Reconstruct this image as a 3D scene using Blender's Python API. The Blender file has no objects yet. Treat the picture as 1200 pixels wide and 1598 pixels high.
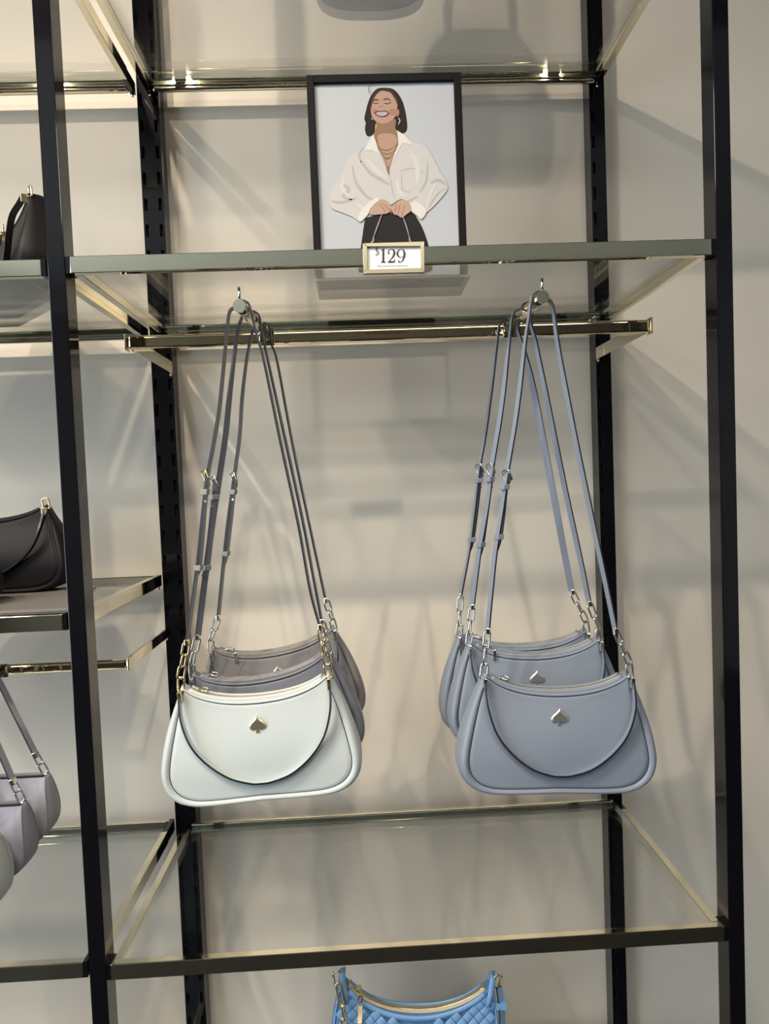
import bpy, bmesh, math, random
from mathutils import Vector, Matrix

random.seed(7)
S = bpy.context.scene
C = S.collection

# ------------------------------------------------------------------ camera
CAM = Vector((-0.0611, -1.3951, 1.45))
CR = Matrix(((0.9986081, 0.0334645, 0.0407667),      # columns: right, forward, up
             (-0.0351108, 0.9985681, 0.0403604),
             (-0.0393577, -0.0417356, 0.9983532)))
FPX = 1055.0
cam_data = bpy.data.cameras.new('camera')
cam = bpy.data.objects.new('camera', cam_data)
C.objects.link(cam)
rx, fw, up = CR.col[0], CR.col[1], CR.col[2]
m = Matrix.Identity(4)
for i in range(3):
    m[i][0] = rx[i]; m[i][1] = up[i]; m[i][2] = -fw[i]; m[i][3] = CAM[i]
cam.matrix_world = m
cam_data.sensor_fit = 'VERTICAL'
cam_data.sensor_height = 24.0
cam_data.sensor_width = 18.0
cam_data.lens = FPX / 1598.0 * 24.0
cam_data.clip_start = 0.02
S.camera = cam

# ------------------------------------------------------------------ world, lights, exposure
w = bpy.data.worlds.new('world'); S.world = w; w.use_nodes = True
bg = w.node_tree.nodes['Background']
bg.inputs[0].default_value = (0.80, 0.91, 1.0, 1); bg.inputs[1].default_value = 4.6
S.view_settings.view_transform = 'Standard'
S.view_settings.look = 'None'
S.view_settings.exposure = 0.0
S.view_settings.gamma = 1.0
S.view_settings.use_curve_mapping = False

def area(name, loc, target, sx, sy, power, col):
    d = bpy.data.lights.new(name, 'AREA'); d.shape = 'RECTANGLE'; d.size = sx; d.size_y = sy
    d.energy = power; d.color = col
    o = bpy.data.objects.new(name, d); C.objects.link(o); o.location = loc
    o.rotation_euler = (Vector(target) - Vector(loc)).to_track_quat('-Z', 'Y').to_euler()
    return o
def spot(name, loc, target, power, col, angle=70, rad=0.03, blend=0.8):
    d = bpy.data.lights.new(name, 'SPOT'); d.energy = power; d.color = col
    d.spot_size = math.radians(angle); d.spot_blend = blend; d.shadow_soft_size = rad
    o = bpy.data.objects.new(name, d); C.objects.link(o); o.location = loc
    o.rotation_euler = (Vector(target) - Vector(loc)).to_track_quat('-Z', 'Y').to_euler()
    return o
# ceiling panels added for more frontal fill (their fixtures are built below)
FILL_PANELS = [(-2.62, -2.9, 0.50, 46), (0.3, -3.3, 1.0, 38)]
for px_, py_, hw_, pw_ in FILL_PANELS:
    area('fill_panel_lamp', (px_, py_, 3.16), (px_, py_, 0), 2*hw_, 1.1, pw_, (1.0, 0.965, 0.90))
# downlights aimed at the display wall
SPOTS = [((-1.24, -1.57, 3.12), (-0.15, 0, 1.9), 92, 72), ((-0.72, -1.57, 3.12), (-0.28, 0, 1.35), 72, 58),
         ((0.80, -1.57, 3.12), (-0.15, 0, 1.6), 7, 56), ((0.10, -2.3, 3.12), (-0.26, 0, 1.25), 72, 34),
         ((-1.76, -1.57, 3.12), (-0.72, 0, 1.25), 62, 56)]  # this leftmost lamp is added to brighten the left bay
for l_, t_, p_, a_ in SPOTS:
    spot('downlight_lamp', l_, t_, p_, (1.0, 0.84, 0.655), a_, 0.022 if a_ == 72 else 0.036)

# ------------------------------------------------------------------ materials
def mat(name, col, rough=0.5, metal=0.0, coat=0.0, bump=0.0, bscale=400, var=0.0, spec=0.5, vscale=6.0):
    m = bpy.data.materials.new(name); m.use_nodes = True
    nt = m.node_tree; b = nt.nodes['Principled BSDF']
    b.inputs['Base Color'].default_value = (*col, 1); b.inputs['Roughness'].default_value = rough
    b.inputs['Metallic'].default_value = metal; b.inputs['Coat Weight'].default_value = coat
    b.inputs['Specular IOR Level'].default_value = spec
    tc = nt.nodes.new('ShaderNodeTexCoord')
    if bump > 0:
        n = nt.nodes.new('ShaderNodeTexNoise'); n.inputs['Scale'].default_value = bscale
        n.inputs['Detail'].default_value = 3
        bp = nt.nodes.new('ShaderNodeBump'); bp.inputs['Strength'].default_value = bump
        bp.inputs['Distance'].default_value = 0.001
        nt.links.new(tc.outputs['Object'], n.inputs['Vector'])
        nt.links.new(n.outputs['Fac'], bp.inputs['Height']); nt.links.new(bp.outputs['Normal'], b.inputs['Normal'])
    if var > 0:
        n = nt.nodes.new('ShaderNodeTexNoise'); n.inputs['Scale'].default_value = vscale
        n.inputs['Detail'].default_value = 4
        r = nt.nodes.new('ShaderNodeValToRGB')
        r.color_ramp.elements[0].position = 0.3; r.color_ramp.elements[1].position = 0.7
        r.color_ramp.elements[0].color = (*[c * (1 - var) for c in col], 1)
        r.color_ramp.elements[1].color = (*[min(1, c * (1 + var)) for c in col], 1)
        nt.links.new(tc.outputs['Object'], n.inputs['Vector'])
        nt.links.new(n.outputs['Fac'], r.inputs['Fac']); nt.links.new(r.outputs['Color'], b.inputs['Base Color'])
    return m
M = {}
M['wall'] = mat('wall_paint', (0.665, 0.625, 0.55), 0.6, bump=0.08, bscale=120, var=0.015, vscale=1.5)
M['white_wall'] = mat('shop_wall', (0.36, 0.36, 0.35), 0.7, bump=0.05)
M['dark_wall'] = mat('dark_shop_wall', (0.05, 0.045, 0.04), 0.6, bump=0.05)
M['ceiling'] = mat('ceiling_paint', (0.80, 0.81, 0.76), 0.8, bump=0.05)
M['floor'] = mat('dark_floor', (0.014, 0.013, 0.012), 0.75, bump=0.05, var=0.2, spec=0.15)
M['black'] = mat('black_gloss', (0.004, 0.004, 0.006), 0.08, coat=0.15, bump=0.01, bscale=60, spec=0.38)
M['void'] = mat('slot_dark', (0.002, 0.002, 0.002), 0.8, bump=0.02)
M['brass'] = mat('champagne_metal', (0.90, 0.84, 0.65), 0.05, 1.0, bump=0.004, bscale=40)
M['gold'] = mat('pale_gold', (0.90, 0.74, 0.42), 0.16, 1.0, bump=0.01)
M['silver'] = mat('silver_metal', (0.80, 0.79, 0.76), 0.14, 1.0, bump=0.01)
M['tagmetal'] = mat('tag_metal', (0.30, 0.27, 0.19), 0.3, 1.0, bump=0.02)
M['taupe'] = mat('taupe_plate', (0.17, 0.16, 0.15), 0.5, bump=0.02)
M['frameblack'] = mat('frame_black', (0.005, 0.005, 0.007), 0.6, bump=0.02, spec=0.12)
M['emblem_gold'] = mat('emblem_gold', (0.93, 0.80, 0.52), 0.36, 1.0, bump=0.02)
M['emblem_silver'] = mat('emblem_silver', (0.85, 0.83, 0.80), 0.42, 1.0, bump=0.02)
M['gold_rail'] = mat('gold_rail', (0.95, 0.83, 0.54), 0.05, 1.0, bump=0.004, bscale=40)
M['edge'] = mat('painted_edge', (0.016, 0.017, 0.026), 0.4, bump=0.02)
M['cream'] = mat('cream_leather', (0.51, 0.56, 0.56), 0.42, bump=0.10, bscale=900, var=0.02)
M['grey1'] = mat('slate_leather', (0.155, 0.165, 0.20), 0.42, bump=0.10, bscale=900, var=0.03)
M['grey2'] = mat('taupe_grey_leather', (0.19, 0.185, 0.19), 0.42, bump=0.10, bscale=900, var=0.03)
M['blue'] = mat('blue_grey_leather', (0.215, 0.25, 0.31), 0.42, bump=0.10, bscale=900, var=0.03)
M['blue2'] = mat('blue_grey_leather_soft', (0.20, 0.235, 0.295), 0.42, bump=0.10, bscale=900, var=0.03)
M['strapgrey'] = mat('strap_grey', (0.26, 0.26, 0.26), 0.45, bump=0.08, bscale=900)
M['blackleather'] = mat('black_leather', (0.007, 0.007, 0.009), 0.5, bump=0.10, bscale=900, spec=0.2)
M['sky'] = mat('sky_blue_leather', (0.19, 0.38, 0.68), 0.40, bump=0.10, bscale=900, var=0.03)
M['skyseam'] = mat('blue_joint', (0.09, 0.22, 0.46), 0.6, bump=0.05)
M['dusty'] = mat('dusty_blue_leather', (0.06, 0.17, 0.40), 0.42, bump=0.10, bscale=900)
M['mauve'] = mat('mauve_grey_leather', (0.29, 0.29, 0.335), 0.42, bump=0.10, bscale=900, var=0.03)
M['slate'] = mat('slate_mauve_leather', (0.24, 0.24, 0.29), 0.42, bump=0.10, bscale=900, var=0.03)
M['maroon'] = mat('maroon_leather', (0.06, 0.015, 0.02), 0.4, bump=0.10, bscale=900)
M['zipper'] = mat('zipper_tape', (0.52, 0.46, 0.36), 0.5, bump=0.1, bscale=1500)
M['paper'] = mat('card_paper', (0.78, 0.79, 0.78), 0.7, bump=0.01)
M['ink'] = mat('printed_ink', (0.02, 0.022, 0.03), 0.6, bump=0.01)
M['inkgrey'] = mat('printed_ink_grey', (0.12, 0.12, 0.14), 0.6, bump=0.01)
M['lamp_trim'] = mat('lamp_trim', (0.6, 0.6, 0.6), 0.4, bump=0.01)

def clear_glass(name, tint, mixf, ior=1.5):
    m = bpy.data.materials.new(name); m.use_nodes = True; nt = m.node_tree
    nt.nodes.remove(nt.nodes['Principled BSDF']); out = nt.nodes['Material Output']
    t = nt.nodes.new('ShaderNodeBsdfTransparent'); t.inputs[0].default_value = (*tint, 1)
    g = nt.nodes.new('ShaderNodeBsdfGlossy'); g.inputs['Roughness'].default_value = 0.01
    g.inputs['Color'].default_value = (1, 1, 1, 1)
    f = nt.nodes.new('ShaderNodeFresnel'); f.inputs[0].default_value = ior
    mu = nt.nodes.new('ShaderNodeMath'); mu.operation = 'MULTIPLY_ADD'
    mu.inputs[1].default_value = 0.6; mu.inputs[2].default_value = mixf; mu.use_clamp = True
    mx = nt.nodes.new('ShaderNodeMixShader')
    nt.links.new(f.outputs[0], mu.inputs[0]); nt.links.new(mu.outputs[0], mx.inputs[0])
    nt.links.new(t.outputs[0], mx.inputs[1]); nt.links.new(g.outputs[0], mx.inputs[2])
    nt.links.new(mx.outputs[0], out.inputs[0]); return m
M['glass'] = clear_glass('clear_glass', (0.985, 0.99, 0.985), 0.0)
M['glassedge'] = clear_glass('glass_edge', (0.45, 0.52, 0.48), 0.15)
def emit(name, col, s):
    m = bpy.data.materials.new(name); m.use_nodes = True
    b = m.node_tree.nodes['Principled BSDF']; b.inputs['Emission Color'].default_value = (*col, 1)
    b.inputs['Emission Strength'].default_value = s; return m
M['fill_on'] = emit('fill_panel_glow', (1, 0.95, 0.86), 3.0)  # glowing face of the added fill panels
M['bulb_on'] = emit('bulb_on', (1, 0.82, 0.6), 60.0)

# ------------------------------------------------------------------ mesh helpers
WM = {}                                   # world matrix of every root
class MB:
    def __init__(s): s.v = []; s.f = []; s.m = []; s.sm = []
    def add(s, vs, fs, mi=0, smooth=False):
        o = len(s.v); s.v += [Vector(v) for v in vs]
        for f in fs: s.f.append([i + o for i in f]); s.m.append(mi); s.sm.append(smooth)
    def box(s, x0, x1, y0, y1, z0, z1, mi=0):
        s.add([(x0,y0,z0),(x1,y0,z0),(x1,y1,z0),(x0,y1,z0),(x0,y0,z1),(x1,y0,z1),(x1,y1,z1),(x0,y1,z1)],
              [(0,3,2,1),(4,5,6,7),(0,1,5,4),(1,2,6,5),(2,3,7,6),(3,0,4,7)], mi)
    def obox(s, c, ax, ay, az, mi=0):      # oriented box, half axes
        c = Vector(c); vs = []
        for k in (-1, 1):
            for a, b in ((-1,-1),(1,-1),(1,1),(-1,1)): vs.append(c + a*ax + b*ay + k*az)
        s.add(vs, [(0,3,2,1),(4,5,6,7),(0,1,5,4),(1,2,6,5),(2,3,7,6),(3,0,4,7)], mi)
    def sweep(s, pts, prof, ups=None, closed=False, cap=True, mi=0, mis=None, smooth=True):
        """prof: function(i)->list of (a,b) offsets along side & up vectors, or a list"""
        pts = [Vector(p) for p in pts]; n = len(pts); o = len(s.v); k = None
        for i, p in enumerate(pts):
            if closed: t = pts[(i+1) % n] - pts[i-1]
            else: t = pts[min(i+1, n-1)] - pts[max(i-1, 0)]
            t.normalize()
            u = Vector(ups[i]) if ups is not None and isinstance(ups, list) else Vector(ups or (0, 0, 1))
            u = u - t * u.dot(t)
            if u.length < 1e-5: u = t.orthogonal()
            u.normalize(); sd = t.cross(u)
            pr = prof(i) if callable(prof) else prof
            k = len(pr)
            for a, b in pr: s.v.append(p + sd*a + u*b)
        rng = n if closed else n-1
        for i in range(rng):
            j = (i+1) % n
            for q in range(k):
                r = (q+1) % k
                s.f.append([o+i*k+q, o+i*k+r, o+j*k+r, o+j*k+q]); s.m.append(mis[q] if mis else mi); s.sm.append(smooth)
        if cap and not closed:
            s.f.append([o+q for q in range(k)][::-1]); s.m.append(mi); s.sm.append(False)
            s.f.append([o+(n-1)*k+q for q in range(k)]); s.m.append(mi); s.sm.append(False)
    def tube(s, pts, r, n=8, closed=False, mi=0, ups=None):
        pr = [(math.cos(2*math.pi*q/n)*r, math.sin(2*math.pi*q/n)*r) for q in range(n)]
        s.sweep(pts, pr, ups, closed, True, mi)
    def ribbon(s, pts, width, thick, wdirs, mi=0, me=1):
        h, t = width/2, thick/2
        s.sweep(pts, [(-t,-h),(t,-h),(t,h),(-t,h)], wdirs, mis=[me,mi,me,mi], smooth=False, mi=me)
    def prism(s, poly, fn, d, mi=0):       # poly of (u,v); fn(u,v,w)->point; w from 0 to d
        n = len(poly); vs = [fn(u, v, 0) for u, v in poly] + [fn(u, v, d) for u, v in poly]
        fs = [list(range(n)), list(range(2*n-1, n-1, -1))] + [(i, (i+1) % n + 0, (i+1) % n + n, i+n) for i in range(n)]
        s.add(vs, fs, mi)
def obj(name, mb, mats, parent=None, local=False, bevel=0, seg=2, label=None, fix=True, autosmooth=None):
    """vertices are given in world space unless local=True"""
    vs = mb.v
    if parent is not None and not local:
        inv = WM[parent.name].inverted(); vs = [inv @ v for v in vs]
    me = bpy.data.meshes.new(name)
    me.from_pydata([tuple(v) for v in vs], [], mb.f)
    if not isinstance(mats, (list, tuple)): mats = [mats]
    for mm in mats: me.materials.append(mm)
    me.polygons.foreach_set('material_index', mb.m); me.polygons.foreach_set('use_smooth', mb.sm)
    me.update()
    if fix:
        bm = bmesh.new(); bm.from_mesh(me); bmesh.ops.recalc_face_normals(bm, faces=bm.faces); bm.to_mesh(me); bm.free()
    o = bpy.data.objects.new(name, me); C.objects.link(o)
    if parent is not None: o.parent = parent
    WM[o.name] = WM[parent.name].copy() if parent is not None else Matrix.Identity(4)
    if bevel:
        b = o.modifiers.new('bevel', 'BEVEL'); b.width = bevel; b.segments = seg; b.limit_method = 'ANGLE'
    if label: o['label'] = label
    return o
def root(name, loc, label, cat, group=None, rot=(0,0,0), scale=(1,1,1)):
    o = bpy.data.objects.new(name, None); C.objects.link(o)
    o.empty_display_size = 0.05
    o.location = loc; o.rotation_euler = rot; o.scale = scale
    from mathutils import Euler
    WM[o.name] = Matrix.LocRotScale(Vector(loc), Euler(rot), Vector(scale))
    o['label'] = label; o['category'] = cat
    if group: o['group'] = group
    return o
def tag(o, label, cat, group=None):
    o['label'] = label; o['category'] = cat
    if group: o['group'] = group
    return o
def struct(name, mb, mt, **k):
    o = obj(name, mb, mt, **k); o['kind'] = 'structure'; return o
def at(px, py, Y):                         # point of the plane Y that the photograph shows at (px, py)
    d = CR @ Vector(((px-600)/FPX, 1.0, -(py-799)/FPX))
    return CAM + d * ((Y - CAM.y) / d.y)
def spline(pts, n=8):
    P = [Vector(p) for p in pts]; out = []
    for i in range(len(P)-1):
        p0 = P[max(i-1,0)]; p1 = P[i]; p2 = P[i+1]; p3 = P[min(i+2,len(P)-1)]
        for k in range(n):
            t = k/n
            out.append(0.5*((2*p1)+(p2-p0)*t+(2*p0-5*p1+4*p2-p3)*t*t+(3*p1-p0-3*p2+p3)*t**3))
    out.append(P[-1]); return out

# ------------------------------------------------------------------ room
XL, XR, YB, ZT = -3.2, 2.6, -5.2, 3.2
b = MB(); b.box(XL, XR, YB, 0.1, -0.1, 0); struct('floor', b, M['floor'])
b = MB(); b.box(XL, XR, YB, 0.1, ZT, ZT+0.1); struct('ceiling', b, M['ceiling'])
b = MB(); b.box(XL, XR, 0, 0.1, 0, ZT); struct('wall_back', b, M['wall'])
b = MB(); b.box(XL-0.1, XL, YB, -4.6, 0, ZT); b.box(XL-0.1, XL, -1.2, 0.1, 0, ZT); b.box(XL-0.1, XL, -4.6, -1.2, 2.7, ZT); b.box(XL-0.1, XL, -4.6, -1.2, 0, 0.3)
struct('wall_left', b, M['white_wall'])
b = MB(); b.box(XR, XR+0.1, YB, 0.1, 0, ZT); struct('wall_right', b, M['white_wall'])
b = MB(); b.box(XL, XR, YB-0.1, YB, 0, 2.95); struct('wall_front', b, M['dark_wall'])
b = MB(); b.box(XL, XR, YB-0.1, YB, 2.95, ZT); struct('trim_1', b, M['white_wall'])
b = MB(); b.box(XL, XR, -2.2, -0.02, ZT-0.006, ZT-0.0005); struct('dark_reflection_strip', b, M['dark_wall'])  # unseen dark strip added under the ceiling to darken the rail reflections
b = MB(); b.box(XL, XR, -0.012, 0, 0, 0.12); struct('baseboard_back', b, M['wall'], bevel=0.003)
for px_, py_, hw_, pw_ in FILL_PANELS:
    t = root('fill_panel', (px_, py_, ZT), 'large fill light panel added behind the viewer, ' + ('towards the left window' if px_ < 0 else 'towards the rear wall'), 'ceiling light')
    b = MB()
    for x0,x1,y0,y1 in ((-hw_-.04,-hw_,-.59,.59),(hw_,hw_+.04,-.59,.59),(-hw_,hw_,-.59,-.55),(-hw_,hw_,.55,.59)):
        b.box(px_+x0, px_+x1, py_+y0, py_+y1, ZT-0.03, ZT)
    obj('frame', b, M['lamp_trim'], t)
    b = MB(); b.box(px_-hw_, px_+hw_, py_-.55, py_+.55, ZT-0.012, ZT); obj('diffuser', b, M['fill_on'], t)
for l_, t_, p_, a_ in SPOTS:
    x, y, z = l_
    t = root('downlight', (x, y, ZT), 'small round recessed downlight ' + {-1.76: 'added at the far left to brighten the left bay', -1.24: 'third from the right in the row facing the display', -0.72: 'second from the right in the row facing the display', 0.8: 'rightmost in the row facing the display', 0.1: 'set back from the row of the others'}[x], 'ceiling light', 'ceiling downlights')
    b = MB(); ring = [(x+.050*math.cos(k*math.pi/12), y+.050*math.sin(k*math.pi/12), ZT-0.012) for k in range(24)]
    b.tube(ring, 0.011, 8, closed=True); obj('trim_ring', b, M['lamp_trim'], t)
    b = MB(); b.v = []; b.add([(x+.018*math.cos(k*math.pi/12), y+.018*math.sin(k*math.pi/12), ZT-0.008) for k in range(24)], [list(range(24))])
    obj('lens', b, M['bulb_on'], t)

# ------------------------------------------------------------------ shelving frame
YF, YU = -0.450, -0.037
PX = 0.450; PW = 0.0236; PD = 0.033
def upright_mb(x0, x1, cols, z0=0.02, z1=3.1, pitch=0.050, sh=0.024, sw=0.0065, phase=0.0):
    b = MB()
    xs = sorted(set([x0, x1] + [c - sw/2 for c in cols] + [c + sw/2 for c in cols]))
    zs = [z0]; z = z0 + 0.03 + phase
    while z + sh < z1: zs += [z, z+sh]; z += pitch
    zs.append(z1)
    for i in range(len(xs)-1):
        col = any(abs((xs[i]+xs[i+1])/2 - c) < 1e-4 for c in cols)
        for j in range(len(zs)-1):
            a, c_, d, e = xs[i], xs[i+1], zs[j], zs[j+1]
            if col and j % 2 == 1:
                y2 = YU + 0.012
                b.add([(a,YU,d),(c_,YU,d),(c_,YU,e),(a,YU,e),(a,y2,d),(c_,y2,d),(c_,y2,e),(a,y2,e)],
                      [(0,1,5,4),(1,2,6,5),(2,3,7,6),(3,0,4,7),(4,5,6,7)], 1)
            else: b.add([(a,YU,d),(c_,YU,d),(c_,YU,e),(a,YU,e)], [(0,1,2,3)])
    yb = -0.001
    b.add([(x0,YU,z0),(x1,YU,z0),(x1,yb,z0),(x0,yb,z0),(x0,YU,z1),(x1,YU,z1),(x1,yb,z1),(x0,yb,z1)],
          [(0,3,2,1),(4,5,6,7),(1,2,6,5),(2,3,7,6),(3,0,4,7)])
    return b
fr = root('shelving_frame', (0, -0.24, 0), 'tall glossy black shelving frame of two front posts and two slotted wall uprights', 'shelving')
for sx_ in (-1, 1):
    b = MB(); xa, xb = sorted((sx_*PX, sx_*(PX+PW))); b.box(xa, xb, YF, YF+PD, 0, 3.12)
    obj('front_post', b, M['black'], fr, bevel=0.0012)
    b = MB(); b.box(xa-0.0005, xb+0.0005, YF-0.008, YF+PD+0.008, 0, 0.008); obj('foot_plate', b, M['black'], fr)
o = obj('slotted_upright', upright_mb(-0.4637, -0.4226, (-0.4575, -0.4300)), [M['black'], M['void']], fr, fix=False)
o = obj('slotted_upright', upright_mb(0.4226, 0.4530, (0.4295,)), [M['black'], M['void']], fr, fix=False)
b = MB(); b.box(-PX-PW, PX+PW, YF, -0.002, 3.12, 3.15); obj('top_panel', b, M['black'], fr)
# left neighbour's far posts so the left bay stands on something
fl = root('shelving_frame', (-1.37, -0.24, 0), 'far end posts of the black shelving left of the frame edge', 'shelving')
b = MB(); b.box(-1.3976, -1.374, YF, YF+PD, 0, 3.12); obj('front_post', b, M['black'], fl, bevel=0.0012)
obj('slotted_upright', upright_mb(-1.400, -1.359, (-1.393, -1.366)), [M['black'], M['void']], fl, fix=False)

# ------------------------------------------------------------------ shelves
RH = 0.0228
def shelf(x0, x1, z, label, rl, rr, front_dark=False):
    """rectangular tube frame with a glass pane; z = top of the rails"""
    t = root('glass_shelf', ((x0+x1)/2, -0.24, z-RH), label, 'shelf')
    zb = z - RH
    b = MB(); b.box(x0, x1, YF, YF+0.012, zb, z); obj('front_rail', b, M['brass'], t, bevel=0.0009)
    b = MB(); b.box(rl+0.006, rr-0.006, YU-0.016, YU-0.004, zb, z); obj('back_rail', b, M['brass'], t, bevel=0.0048, seg=5)
    b = MB(); b.box(rl+0.006, rr-0.006, YU-0.020, YU-0.016, zb+0.008, zb+0.0105)
    obj('rail_lip', b, M['brass'], t, bevel=0.0008)
    for s_, xx in ((1, rl), (-1, rr)):
        b = MB(); b.box(xx-0.006, xx+0.006, YF+0.012, YU-0.052, zb, z); obj('side_rail', b, M['brass'], t, bevel=0.0009)
        b = MB(); b.box(xx-0.0045, xx+0.0045, YU-0.052, YU-0.0005, zb+0.0005, z-0.0005); obj('bracket_end', b, M['black'], t)
        b = MB(); b.tube([(xx-0.004*0, YU-0.006, zb-0.006), (xx, YU-0.006, zb+0.001)], 0.0022, 8); obj('locking_pin', b, M['silver'], t)
    for xx in (x0-0.0028 if x0 > -1 else x0, x1+0.0028):
        pass
    b = MB(); g0, g1 = rl+0.0065, rr-0.0065
    ya, yb2 = YF+0.0125, YU-0.021
    b.box(g0, g1, ya, yb2, z-0.0095, z-0.0015, 0)
    b.m[2:6] = [1, 1, 1, 1]
    obj('glass_pane', b, [M['glass'], M['glassedge']], t)
    # clip shoes joining the front rail to the posts
    for xx, s_ in ((x0, -1), (x1, 1)):
        b = MB(); b.box(min(xx, xx+s_*0.006), max(xx, xx+s_*0.006), YF+0.001, YF+0.024, zb, z)
        obj('rail_shoe', b, M['black'], t)
    return t
ZU, ZL, ZTOP = 1.7752, 0.7840, 2.2430
CL, CRR = -0.437, 0.437
shelf(-0.4435, 0.4435, ZU, 'polished champagne-metal and glass shelf carrying the framed poster and price tag', CL, CRR)
shelf(-0.4435, 0.4435, ZL, 'empty polished metal and glass shelf directly below the hanging handbags', CL, CRR)
shelf(-0.4435, 0.4435, ZTOP, 'topmost glass shelf with the dusty blue bag base seen through it', CL, CRR)
shelf(-0.4435, 0.4435, 0.282, 'lowest glass shelf, under the woven sky blue bag', CL, CRR)
LX0, LX1, LL, LR = -1.3675, -0.4822, -1.352, -0.470
shelf(LX0, LX1, 1.7725, 'left bay glass shelf at poster level, with a black bag on a taupe plinth', LL, LR)
shelf(LX0, LX1, 1.2870, 'left bay glass shelf at mid height carrying black shoulder bags', LL, LR)
shelf(LX0, LX1, 0.7900, 'empty left bay glass shelf below the grey hanging bags', LL, LR)
shelf(LX0, LX1, ZTOP, 'topmost left bay glass shelf at upper left corner', LL, LR)

# ------------------------------------------------------------------ hanging rails
def hang_rail(x0, x1, z0, z1, arms, pegs, label, yh=-0.2794):
    t = root('hanging_rail', ((x0+x1)/2, yh, z0), label, 'rail')
    b = MB(); b.box(x0+0.003, x1-0.003, yh, yh+0.014, z0+0.001, z1-0.001); obj('rail_bar', b, M['gold_rail'], t, bevel=0.0050, seg=5)
    for xx in (x0, x1):
        s_ = 1 if xx == x0 else -1
        b = MB(); b.box(min(xx, xx+s_*0.003), max(xx, xx+s_*0.003), yh-0.002, yh+0.016, z0-0.0015, z1+0.0015); obj('end_cap', b, M['brass'], t, bevel=0.0006)
    for xx in arms:
        b = MB(); b.box(xx-0.0018, xx+0.0018, yh+0.0145, YU-0.045, z0, z1); obj('rail_arm', b, M['brass'], t, bevel=0.0004)
        b = MB(); b.box(xx-0.0022, xx+0.0022, YU-0.045, YU-0.0005, z0, z1); obj('arm_hook', b, M['black'] if x1 < 0 else M['brass'], t)
        b = MB(); b.tube([(xx, YU-0.006, z0-0.006), (xx, YU-0.006, z0+0.001)], 0.0022, 8); obj('locking_pin', b, M['silver'], t)
    for (bx, ex, pz, ye) in pegs:
        P0 = Vector((bx, yh-0.004, pz)); P1 = Vector((ex, ye, pz+0.004))
        b = MB(); b.tube([P0, P0.lerp(P1, 0.5), P1-(P1-P0).normalized()*0.004], 0.0082, 20); 
        pg = obj('peg', b, M['brass'], t)
        b = MB(); d = (P1-P0).normalized(); b.tube([P1-d*0.004, P1], 0.0092, 24); obj('end_disc', b, M['brass'], pg)
        b = MB(); b.tube([P1-d*0.003+Vector((0,0,0.008)), P1-d*0.003+Vector((0,0,0.026))], 0.0022, 10); obj('stop_pin', b, M['silver'], pg)
        b = MB(); b.box(bx-0.012, bx+0.012, yh-0.004, yh, z0-0.002, z1+0.002); obj('peg_clamp', b, M['brass'], pg, bevel=0.0006)
    return t
PEGL = (-0.2035, -0.2195, 1.7005, -0.440)
PEGR = (0.1950, 0.2060, 1.7005, -0.440)
hang_rail(-0.432, 0.432, 1.6830, 1.7065, (-0.4250, 0.4250), (PEGL, PEGR),
          'gold toned hanging rail with two pegs above the bag clusters')
PEGX = -0.660
hang_rail(-1.352, -0.4530, 1.1610, 1.1790, (-1.345, -0.4590), ((PEGX, PEGX-0.004, 1.1700, -0.450),),
          'left bay hanging rail carrying the grey flat topped bags')

# ------------------------------------------------------------------ hardware pieces
def link_mb(b, c, d, nrm, L=0.021, W=0.0115, r=0.0015, mi=0):
    c, d, nrm = Vector(c), Vector(d).normalized(), Vector(nrm)
    nrm = (nrm - d*nrm.dot(d)).normalized(); s = d.cross(nrm)
    hl, hw, cr = L/2-r, W/2-r, 0.0030; pts = []
    for (sx, sy, a0) in ((1,1,0),(-1,1,90),(-1,-1,180),(1,-1,270)):
        for k in range(4):
            a = math.radians(a0 + k*30)
            pts.append(c + s*(sx*(hw-cr)+cr*math.cos(a)) + d*(sy*(hl-cr)+cr*math.sin(a)))
    b.tube(pts, r, 6, closed=True, mi=mi, ups=tuple(nrm))
def chain(parent, a, e, mt, n=None, L=0.0245, W=0.0130, r=0.0017, first=0):
    a, e = Vector(a), Vector(e); d = e-a; ln = d.length
    n = n or max(2, round(ln/(L*0.84)))
    step = ln/n; Lk = step + 2.6*r
    dn = d.normalized(); n1 = Vector((0.25,-1,0.1)); n2 = Vector((1,-0.45,0))
    for i in range(n):
        b = MB(); link_mb(b, a + d*((i+0.5)/n), dn, n1 if (i+first) % 2 == 0 else n2, Lk, W, r)
        obj('chain_link', b, mt, parent)
SPADE = []
def spade_outline():
    pts = []
    # half outline of a playing card spade, x right, z up, unit about 1 wide
    h = [(0.0,0.60),(0.06,0.50),(0.16,0.40),(0.30,0.29),(0.42,0.18),(0.50,0.05),(0.50,-0.07),(0.43,-0.18),(0.31,-0.23),(0.18,-0.21),(0.07,-0.13),
         (0.075,-0.22),(0.11,-0.32),(0.18,-0.42),(0.0,-0.43)]
    return h + [(-x, z) for x, z in h[-2::-1] if x > 0]
def emblem(parent, x, z, y, mt, size=0.025):
    b = MB(); out = spade_outline()
    n = len(out)
    v = [(x+px*size*0.94, y, z+pz*size) for px, pz in out] + [(x+px*size*0.94, y-0.0016, z+pz*size) for px, pz in out] \
        + [(x+px*size*0.80, y-0.0026, z+(pz-0.02)*size*0.84) for px, pz in out]
    fs = [(i, (i+1) % n, (i+1) % n+n, i+n) for i in range(n)] + [(i+n, (i+1) % n+n, (i+1) % n+2*n, i+2*n) for i in range(n)]
    fs.append([i+2*n for i in range(n)])
    b.add(v, fs); return obj('spade_emblem', b, mt, parent, local=True)

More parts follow.
